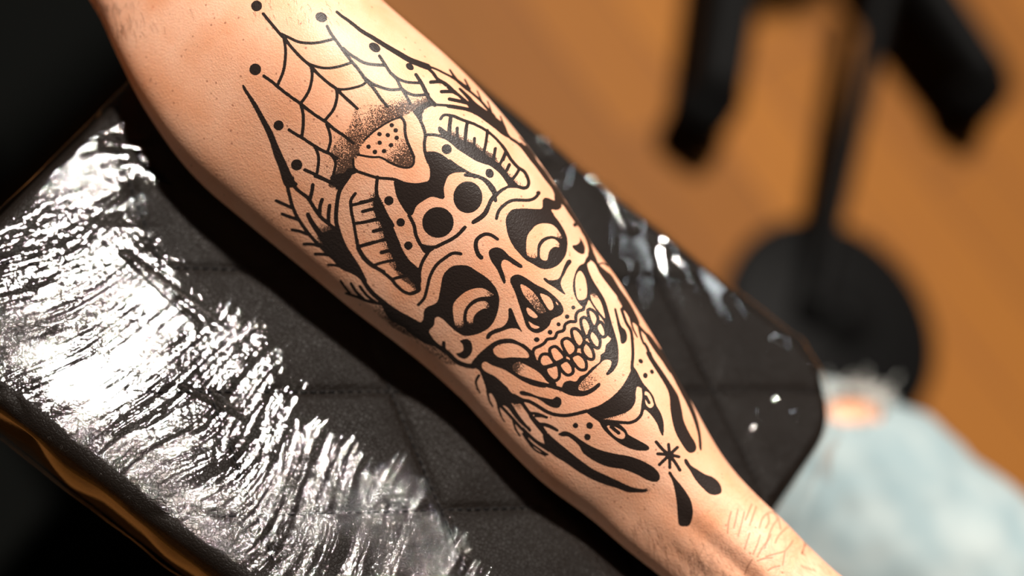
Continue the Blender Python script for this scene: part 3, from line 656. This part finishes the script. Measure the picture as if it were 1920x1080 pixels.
# ---------------------------------------------------------------- tattooed forearm
AX = [(338.1,-86.9,188.1),(367.8,-48.1,198.1),(396.8,-8.7,209.2),(426.2,30.2,219.2),(455.7,69.1,227.9),(486.7,106.6,234.0),(518.4,143.7,239.3),(552.5,178.5,241.6),(589.9,210.5,240.4),(627.6,242.1,240.1),(665.4,273.5,239.8),(702.6,305.6,238.3),(738.5,338.9,235.9),(773.3,373.2,232.2),(807.4,408.1,227.6),(841.6,442.9,221.7),(875.0,478.4,213.9),(907.4,514.8,205.6),(939.3,551.7,196.6),(971.1,588.6,188.9),(1004.2,624.4,185.3),(1033.5,663.4,180.9),(1062.9,702.5,176.5),(1092.8,741.1,172.0),(1122.9,779.6,165.7),(1154.9,816.3,157.2),(1187.4,852.6,146.7),(1218.6,890.1,135.8),(1250.0,927.3,128.4),(1284.1,962.2,121.8),(1320.2,995.3,116.8),(1356.3,1028.4,115.0),(1393.1,1060.9,114.7),(1426.8,1096.1,113.7)]
cs, rs, bs = [], [], []
for x, y, hw in AX:
    z = PAD_Z+.045
    for _ in range(6):
        c = un(x, y, z); r = hw*((c-CAM)@FWD)/FPX; b = r*.76; z = PAD_Z-.0045+math.hypot(r*.5, b*.87)
    cs.append(un(x, y, z)); rs.append(r); bs.append(b)
cs, rs, bs = np.array(cs), np.array(rs), np.array(bs)
# the arm goes on past the picture: elbow and upper arm one way, palm the other
t0 = (cs[0]-cs[3])/np.linalg.norm(cs[0]-cs[3]); t1 = (cs[-1]-cs[-4])/np.linalg.norm(cs[-1]-cs[-4])
up = [cs[0]+t0*.045+np.array([0, 0, .004]), cs[0]+t0*.095+np.array([0, 0, .02]), cs[0]+t0*.145+np.array([0, 0, .052]), cs[0]+t0*.19+np.array([0, .0, .095]), cs[0]+t0*.23+np.array([0, .0, .145]), cs[0]+t0*.265+np.array([0, 0, .20])]
dn_ = [cs[-1]+t1*.02, cs[-1]+t1*.045+np.array([0, 0, -.002]), cs[-1]+t1*.068+np.array([0, 0, -.006]), cs[-1]+t1*.082+np.array([0, 0, -.010])]
cs = np.vstack([up[::-1], cs, dn_]); rs = np.r_[[.052, .05, .047, .046, .046, .045], rs, [.026, .031, .033, .026]]; bs = np.r_[[.052, .05, .047, .045, .043, .041], bs, [.021, .019, .017, .012]]
s_ = np.r_[0, np.cumsum(np.linalg.norm(np.diff(cs, axis=0), axis=1))]
i0 = s_[len(up)]; i1 = s_[-len(dn_)-1]
PX = .58/FPX
ss = np.r_[np.linspace(0, i0, 60, endpoint=False), np.arange(i0, i1, PX*1.35), np.linspace(i1, s_[-1], 50)]
def smooth_interp(s, v, n=9):
    fine = np.linspace(0, s_[-1], 2000); out = []
    v2 = np.atleast_2d(v.T)
    for row in v2:
        f = np.interp(fine, s_, row); k = np.hanning(61); k /= k.sum(); fp = np.pad(f, 30, mode='reflect', reflect_type='odd'); f = np.convolve(fp, k, 'valid'); out.append(np.interp(s, fine, f))
    return np.array(out).T
cc = smooth_interp(ss, cs); rr = smooth_interp(ss, rs)[:, 0]; bb = smooth_interp(ss, bs)[:, 0]
tt = np.gradient(cc, axis=0); tt /= np.linalg.norm(tt, axis=1)[:, None]
vv = CAM-cc; vv[:, :] = np.where(np.arange(len(ss))[:, None] < 60, vv[60], vv)           # sight direction frames the cross-sections
vv = vv/np.linalg.norm(vv, axis=1)[:, None]
nn = np.cross(tt, vv); nn /= np.linalg.norm(nn, axis=1)[:, None]; dd = np.cross(nn, tt)
if (dd[100]@vv[100]) < 0: dd = -dd
front = np.linspace(-8, 188, 500, endpoint=False); back = np.linspace(188, 352, 60, endpoint=False)
th = np.radians(np.r_[front, back]); NTH = len(th)
ct, sn = np.cos(th)[None, :, None], np.sin(th)[None, :, None]
SK = .42*np.clip(sn, 0, 1)                 # section skewed so the lower-left flank turns away from the sun and darkens
V = cc[:, None, :]+rr[:, None, None]*ct*nn[:, None, :]+bb[:, None, None]*sn*(1-SK*ct)*dd[:, None, :]
NR = (ct*nn[:, None, :]/rr[:, None, None]+sn*dd[:, None, :]/bb[:, None, None]); NR /= np.linalg.norm(NR, axis=2)[..., None]
ndv = np.einsum('ijk,ijk->ij', NR, (CAM-V)/np.linalg.norm(CAM-V, axis=2)[..., None])
# muscle and tendon relief, strongest facing the viewer, none at the outline
S_, TH_ = np.meshgrid(ss, th, indexing='ij')
rel = .0013*(noise(S_*26, TH_*1.6+5)-.5)+.0022*(noise(S_*11+3, TH_*1.1+2)-.5)
wr = np.clip((S_-i0-.31)/.06, 0, 1)
rel += wr*.0009*np.exp(-((TH_-1.25)/.16)**2)+wr*.0010*np.exp(-((TH_-1.75)/.14)**2)-wr*.0006*np.exp(-((TH_-1.5)/.1)**2)
V = V+NR*(rel*np.clip(ndv, 0, 1))[..., None]
V = V.reshape(-1, 3); ndv = ndv.ravel(); px, py = proj(V)
ink, shade = draw_tattoo(); SSF = 2
def sample(img, x, y, X0=430, Y0=0):
    u = (x-X0)*SSF-.5; v = (y-Y0)*SSF-.5; ok = (u > 1) & (v > 1) & (u < img.shape[1]-2) & (v < img.shape[0]-2) & (ndv > .03)
    u = np.clip(u, 1, img.shape[1]-2); v = np.clip(v, 1, img.shape[0]-2); ui = u.astype(int); vi = v.astype(int); fu = u-ui; fv = v-vi
    r_ = (img[vi, ui]*(1-fu)+img[vi, ui+1]*fu)*(1-fv)+(img[vi+1, ui]*(1-fu)+img[vi+1, ui+1]*fu)*fv
    return np.where(ok, r_, 0)
def blur(a, n=1):
    for _ in range(n): a = (np.roll(a, 1, 0)+a*2+np.roll(a, -1, 0))/4; a = (np.roll(a, 1, 1)+a*2+np.roll(a, -1, 1))/4
    return a
ia = sample(blur(ink, 2), px, py); sa = sample(blur(shade, 6), px, py)
# wrist creases, pressed in faintly; their shade is painted into the colour
CRE = [((1424,990),(1430,972),(1440,962),(1452,960)), ((1440,962),(1442,978),(1436,990)), ((1452,960),(1460,975),(1464,992)), ((1452,962),(1458,972),(1450,985),(1444,998),(1438,1015),(1428,1030),(1420,1045)),
       ((1477,988),(1466,998),(1458,1008),(1454,1018)), ((1446,1002),(1440,1015),(1434,1028)), ((1406,1000),(1402,1012),(1396,1030)), ((1487,1013),(1480,1024),(1470,1034),(1450,1040),(1436,1044)), ((1472,1034),(1470,1046),(1468,1060)),
       ((1410,945),(1404,960),(1398,975)), ((1418,950),(1412,968),(1406,985)), ((1512,1022),(1507,1030),(1508,1040)), ((1410,1050),(1402,1062),(1396,1078)), ((1420,1052),(1432,1048),(1448,1046)), ((1396,960),(1390,985),(1384,1005)), ((1384,955),(1380,975),(1376,990)),
       ((1500,1060),(1515,1066),(1530,1070)), ((1440,1070),(1450,1064),(1462,1062)), ((1371,960),(1366,980),(1364,1000)), ((1426,1004),(1420,1022),(1412,1040))]
cr = np.zeros(len(V))
nearw = np.nonzero((px > 1340) & (py > 920) & (ndv > 0))[0]
for c_ in CRE:
    q = spline(c_, False)
    for a_, b_ in zip(q[:-1:1], q[1::1]):
        dq = b_-a_; t = np.clip(((px[nearw]-a_[0])*dq[0]+(py[nearw]-a_[1])*dq[1])/max(dq@dq, 1e-6), 0, 1)
        ds = np.hypot(px[nearw]-a_[0]-t*dq[0], py[nearw]-a_[1]-t*dq[1]); cr[nearw] = np.maximum(cr[nearw], np.exp(-(ds/1.5)**2)*.9)
# net of fine lines across the wrist
uw = (px*.3+py*.95)/6.5; vw = (px*.95-py*.3)/26.; wz = np.clip((px*.75+py*.66-1560)/130, 0, 1)*(ndv > 0)
net = lambda a: np.clip(1-np.abs(a-.5)*9, 0, 1)**2
lw = np.maximum(net(noise(vw*3.2+40, uw*.55+20)), net(noise(vw*2.2+uw*.5, uw*.6-vw*1.0+70))*.7)*wz
cr = np.maximum(cr, lw*.38)  # fine lines get the same faint relief and painted shade
# fine palm ridges at the heel of the hand
ph = np.clip((px-1470)/30, 0, 1)*np.clip((py-990)/30, 0, 1)*(ndv > 0)
V = V-NR.reshape(-1, 3)*(cr*.00012+ph*.00005*np.sin((px*.35-py)*1.5))[:, None]
cr = np.clip(cr+ph*.15*(.5+.5*np.sin((px*.35-py)*1.5)), 0, 1)  # palm grooves darkened in the colour too, as painted shade
F = gridfaces(len(ss), NTH, True)
nv0 = len(V); capA, capB = np.arange(NTH), nv0-NTH+np.arange(NTH)
# fingers and thumb, off the lower edge of the picture, curl over the end of the pad
parts_cap = tube([cc[-1]-tt[-1]*.010, cc[-1]-tt[-1]*.002, cc[-1]+tt[-1]*.006], [.011, .011, .008], 24)
parts = [(V, F), parts_cap]; last = cc[-1]; sx, dz_ = nn[-1], dd[-1]
for k, (off, ln) in enumerate(((-.021, .062), (-.007, .074), (.008, .078), (.022, .070))):
    b0 = last-t1*.030+sx*off*.9; ln += .018; pts = [b0, b0+t1*ln*.45-dz_*.004, b0+t1*ln*.78-dz_*ln*.22, b0+t1*ln*.92-dz_*ln*.58]
    parts.append(tube(curve3(pts, 8), np.interp(np.linspace(0, 1, 25), [0, .3, .45, .7, 1], [.0100, .0092, .0090, .0078, .0062]), 16))
b0 = last-t1*.062+sx*.010; tp = [b0, b0+t1*.024+sx*.018, b0+t1*.050+sx*.026-dz_*.006, b0+t1*.070+sx*.022-dz_*.014]
parts.append(tube(curve3(tp, 8), np.interp(np.linspace(0, 1, 25), [0, .4, .6, 1], [.014, .011, .0115, .008]), 16))
VV, FF = join(parts); z0 = np.zeros(len(VV)-nv0)
pc = cs[0]
p1 = empty('person', (float(cc[600][0]), float(cc[600][1]), float(PAD_Z)), "person's bare forearm with a large black skull tattoo, resting across the film-wrapped armrest", 'person')
nmesh('arm', VV, FF, SKIN, p1, attrs={'ink': np.r_[ia, z0], 'shade': np.r_[sa, z0], 'crease_shade': np.r_[cr, z0]})
sl_pts = cs[:4][::-1]; sl = curve3([cs[2]*.6+cs[3]*.4, cs[2], cs[1], cs[0], cs[0]+(cs[0]-cs[1])*.6], 10)
Vs, Fs = tube(sl, np.linspace(.060, .066, len(sl)), 64, cap=False)
Vs = Vs+((noise(Vs[:, 0]*60, Vs[:, 2]*40)-.5)*.006)[:, None]*np.array([1, .5, 0])
nmesh('shirt_sleeve', Vs, Fs, BLACK_CLOTH, p1)
# hair strands on the arm: edge near the elbow and the outer side of the wrist
KD = {}
grid_ok = np.nonzero(ndv > .02)[0]
def surf_at(x, y):
    d = np.hypot(px[grid_ok]-x, py[grid_ok]-y); k = grid_ok[np.argmin(d)]; return V[k], NR.reshape(-1, 3)[k]
hs = []
def strand(x, y, ang, ln, r_=.000036):
    q = []; 
    for i in range(4):
        f = i/3; xx = x+math.cos(ang+f*.25)*ln*f; yy = y+math.sin(ang+f*.25)*ln*f; p, n_ = surf_at(xx, yy); q.append(p+n_*(.0001+.0006*f))
    hs.append(tube(q, [r_, r_, r_*.8, r_*.4], 3, cap=False))
for _ in range(60):
    f = random.random(); x = 1205+random.gauss(0, 28)+f*130; y = 985+f*88+random.gauss(0, 14)
    if y < 1092: strand(x, y, math.radians(random.gauss(44, 12)), random.uniform(18, 46))
for _ in range(34):
    f = random.random(); strand(1290+f*70+random.gauss(0, 10), 1040+f*30+random.gauss(0, 14), math.radians(random.gauss(75, 30)), random.uniform(12, 30))
for _ in range(90):
    y = random.uniform(-10, 60); strand(175+y*.35+random.expovariate(1/26), y, math.radians(random.gauss(60, 28)), random.uniform(12, 30))
for _ in range(40): strand(random.uniform(470, 640), random.uniform(-5, 40), math.radians(random.gauss(55, 20)), random.uniform(6, 14), .00004)
Vh, Fh = join(hs); tag(nmesh('arm_hair', Vh, Fh, HAIRM, p1), kind='stuff')

# ---------------------------------------------------------------- the other person's knee in ripped pale jeans
KZ = .50
kc = un(1572, 988, KZ); td = un(1930, 1330, KZ-.01)-kc; td /= np.linalg.norm(td); side_ = np.cross(td, [0, 0, 1]); side_ /= np.linalg.norm(side_)
p2 = empty('person', (float(kc[0]), float(kc[1]), 0), 'person seated behind the armrest, one knee in pale ripped jeans', 'person')
legp = curve3([kc+td*.55+np.array([0, 0, .01]), kc+td*.36+np.array([0, 0, .01]), kc+td*.16+np.array([0, 0, .006]), kc+np.array([0, 0, .0]), kc-td*.035+np.array([0, 0, -.05]), kc-td*.035+np.array([0, 0, -.16]), kc-td*.02+np.array([0, 0, -.32]), kc-td*.02+np.array([0, 0, -.44])], 24)
tl = np.linspace(0, 1, len(legp))
def legr(t, add): return np.interp(t, [0, .14, .29, .43, .57, .71, .86, 1], [.104, .102, .099, .095, .080, .068, .056, .046])+add
Vl, Fl = tube(legp, legr(tl, -.005), 96); 
nmesh('leg', Vl, Fl, SKIN, p2, attrs={'ink': np.zeros(len(Vl)), 'shade': np.zeros(len(Vl)), 'crease_shade': np.zeros(len(Vl))})
fine = np.linspace(0, 1, 420); lp = np.stack([np.interp(fine, tl, legp[:, i]) for i in range(3)], 1)
Vj, Fj = tube(lp[:395], legr(fine[:395], .002), 220, cap=False)
nj = Vj-np.repeat(lp[:395], 220, 0); nj /= np.linalg.norm(nj, axis=1)[:, None]
fold = (noise(Vj[:, 0]*28, Vj[:, 1]*28+Vj[:, 2]*20)-.5)*.007+(noise(Vj[:, 0]*70, Vj[:, 1]*70)-.5)*.003
Vj = Vj+nj*np.clip(fold, -.004, .01)[:, None]
jx, jy = proj(Vj); hx, hy = (jx-1600)/52, (jy-764)/27
a_ = math.radians(-8); hxr, hyr = hx*math.cos(a_)+hy*math.sin(a_), -hx*math.sin(a_)+hy*math.cos(a_)
facing = np.einsum('ij,ij->i', nj, CAM-Vj) > 0
hole = (hxr**2+hyr**2 < 1+.5*(noise(jx*.06, jy*.06)-.5)) & facing
Fk = Fj[~hole[Fj].any(1)]
jeans = nmesh('jeans', Vj, Fk, DENIM, p2)
fr = []; edge = np.nonzero((np.abs(hxr**2+hyr**2-1.1) < .35) & facing)[0]
for k in RNG.choice(edge, min(260, len(edge)), replace=False):
    p = Vj[k]; n_ = nj[k]; tgt = RNG.normal(0, 1, 3)*.006-np.array([0, 0, .001]); q = p+n_*.001
    fr.append(tube([q, q+tgt*.5+n_*.003, q+tgt+n_*RNG.uniform(.001, .006)], .00035, 4, cap=False))
if fr: Vf, Ff = join(fr); tag(nmesh('frayed_threads', Vf, Ff, FRAY, jeans), kind='stuff')

# ---------------------------------------------------------------- black treatment chair on the left, in its own matt black
def rbox(x0, x1, y0, y1, z0, z1, r=.03, puff=0.0, n=14):
    bm = bmesh.new(); bmesh.ops.create_cube(bm, size=1)
    for v in bm.verts: v.co = Vector(((x0+x1)/2+v.co.x*(x1-x0), (y0+y1)/2+v.co.y*(y1-y0), (z0+z1)/2+v.co.z*(z1-z0)))
    bmesh.ops.bevel(bm, geom=list(bm.edges), offset=r, segments=5, profile=.5, affect='EDGES')
    return bm
def bobj(name, bm, mat, parent=None, rot=0, about=None):
    if rot: bmesh.ops.rotate(bm, verts=bm.verts, cent=about or (0, 0, 0), matrix=Matrix.Rotation(rot, 3, 'Z'))
    me = bpy.data.meshes.new(name); bm.to_mesh(me); bm.free(); o = bpy.data.objects.new(name, me); COL.objects.link(o); me.materials.append(mat)
    me.polygons.foreach_set('use_smooth', np.ones(len(me.polygons), bool))
    if parent: o.parent = parent; o.matrix_parent_inverse = parent.matrix_world.inverted()
    return o
tc = empty('treatment_chair', (-.75, .05, 0), 'matt black upholstered treatment chair beside and below the left end of the armrest', 'chair')
bobj('seat', rbox(-1.35, -.31, -.20, .78, .36, .50, .04), BLACK_VINYL, tc)
bobj('leg_rest', rbox(-.305, .30, -.20, .02, .36, .50, .04), BLACK_VINYL, tc)
bobj('pedestal', rbox(-.95, -.55, -.25, .25, .03, .37, .04), BLACK_METAL, tc)
bobj('foot_plate', rbox(-1.15, -.35, -.4, .4, .0, .035, .012), BLACK_METAL, tc)

# ---------------------------------------------------------------- lamp stand: round weighted base, slanted pole
bc = un(1562, 606, .012); stand = empty('lamp_stand', (float(bc[0]), float(bc[1]), 0), 'black stand with a round base and thin slanted pole on the wooden floor', 'stand')
prof = [(.0, .0), (.134, .0), (.139, .004), (.139, .010), (.128, .016), (.05, .026), (.022, .032), (.018, .05), (.0, .05)]
Vb = np.array([[(bc[0]+r_*math.cos(a), bc[1]+r_*math.sin(a), z) for a in np.linspace(0, 2*np.pi, 64, endpoint=False)] for r_, z in prof]).reshape(-1, 3)
nmesh('weighted_base', Vb, gridfaces(len(prof), 64, True), BLACK_METAL, stand)
q0 = un(1515, 600, .03); q1 = un(1652, 0, .13); q2 = q1+(q1-q0)*.3
nmesh('pole', *tube(curve3([q0, q1, q2], 20), .016, 24), BLACK_METAL, stand)
nmesh('clamp_collar', *tube([q0+(q1-q0)*.02, q0+(q1-q0)*.08], .020, 24), BLACK_METAL, stand)
# ---------------------------------------------------------------- wheeled stool: its star base shows at the top right
hub = un(1420, -420, .07); stool = empty('stool', (float(hub[0]), float(hub[1]), 0), 'black wheeled stool, two legs of its star base reaching into the top right', 'stool')
ends = [un(1325, 200, .05), un(1830, 175, .05)]
for a in (75, 150, 215):
    v0 = (ends[0]-hub)*np.array([1, 1, 0]); ln = np.linalg.norm(v0); b_ = math.atan2(v0[1], v0[0])
    v1 = (ends[1]-hub)*np.array([1, 1, 0]); b1 = math.atan2(v1[1], v1[0]); dlt = (b1-b_) % (2*math.pi)
    sgn = -1 if dlt < math.pi else 1
    ends.append(hub+ln*np.array([math.cos(b_+sgn*math.radians(a)), math.sin(b_+sgn*math.radians(a)), 0])+np.array([0, 0, -.02]))
for e in ends:
    leg = nmesh('leg', *tube(curve3([hub+np.array([0, 0, .015]), hub*.5+e*.5+np.array([0, 0, .012]), e+np.array([0, 0, .015])], 10), np.linspace(.062, .046, 21), 20, flat=.75), BLACK_METAL, stool)
    for s in (-1, 1):
        d_ = np.array([1., 0, 0])*s
        Vw, Fw = tube([np.array([e[0], e[1], .027])+d_*.006, np.array([e[0], e[1], .027])+d_*.024], .0265, 28); nmesh('caster_wheel', Vw, Fw, RUBBER, leg)
    nmesh('caster_hood', *tube([np.array([e[0]-.022, e[1], .045]), np.array([e[0]+.022, e[1], .045])], .046, 20), RUBBER, leg)
nmesh('hub', *tube([hub-np.array([0, 0, .025]), hub+np.array([0, 0, .06])], .038, 28), BLACK_METAL, stool)
nmesh('gas_lift', *tube([hub+np.array([0, 0, .05]), hub+np.array([0, 0, .37])], .022, 24), BLACK_METAL, stool)
pr = [(.0, .36), (.10, .36), (.15, .375), (.162, .40), (.158, .43), (.13, .445), (0, .45)]
Vb = np.array([[(hub[0]+r_*math.cos(a), hub[1]+r_*math.sin(a), z+hub[2]) for a in np.linspace(0, 2*np.pi, 64, endpoint=False)] for r_, z in pr]).reshape(-1, 3)
nmesh('seat', Vb, gridfaces(len(pr), 64, True), BLACK_VINYL, stool)
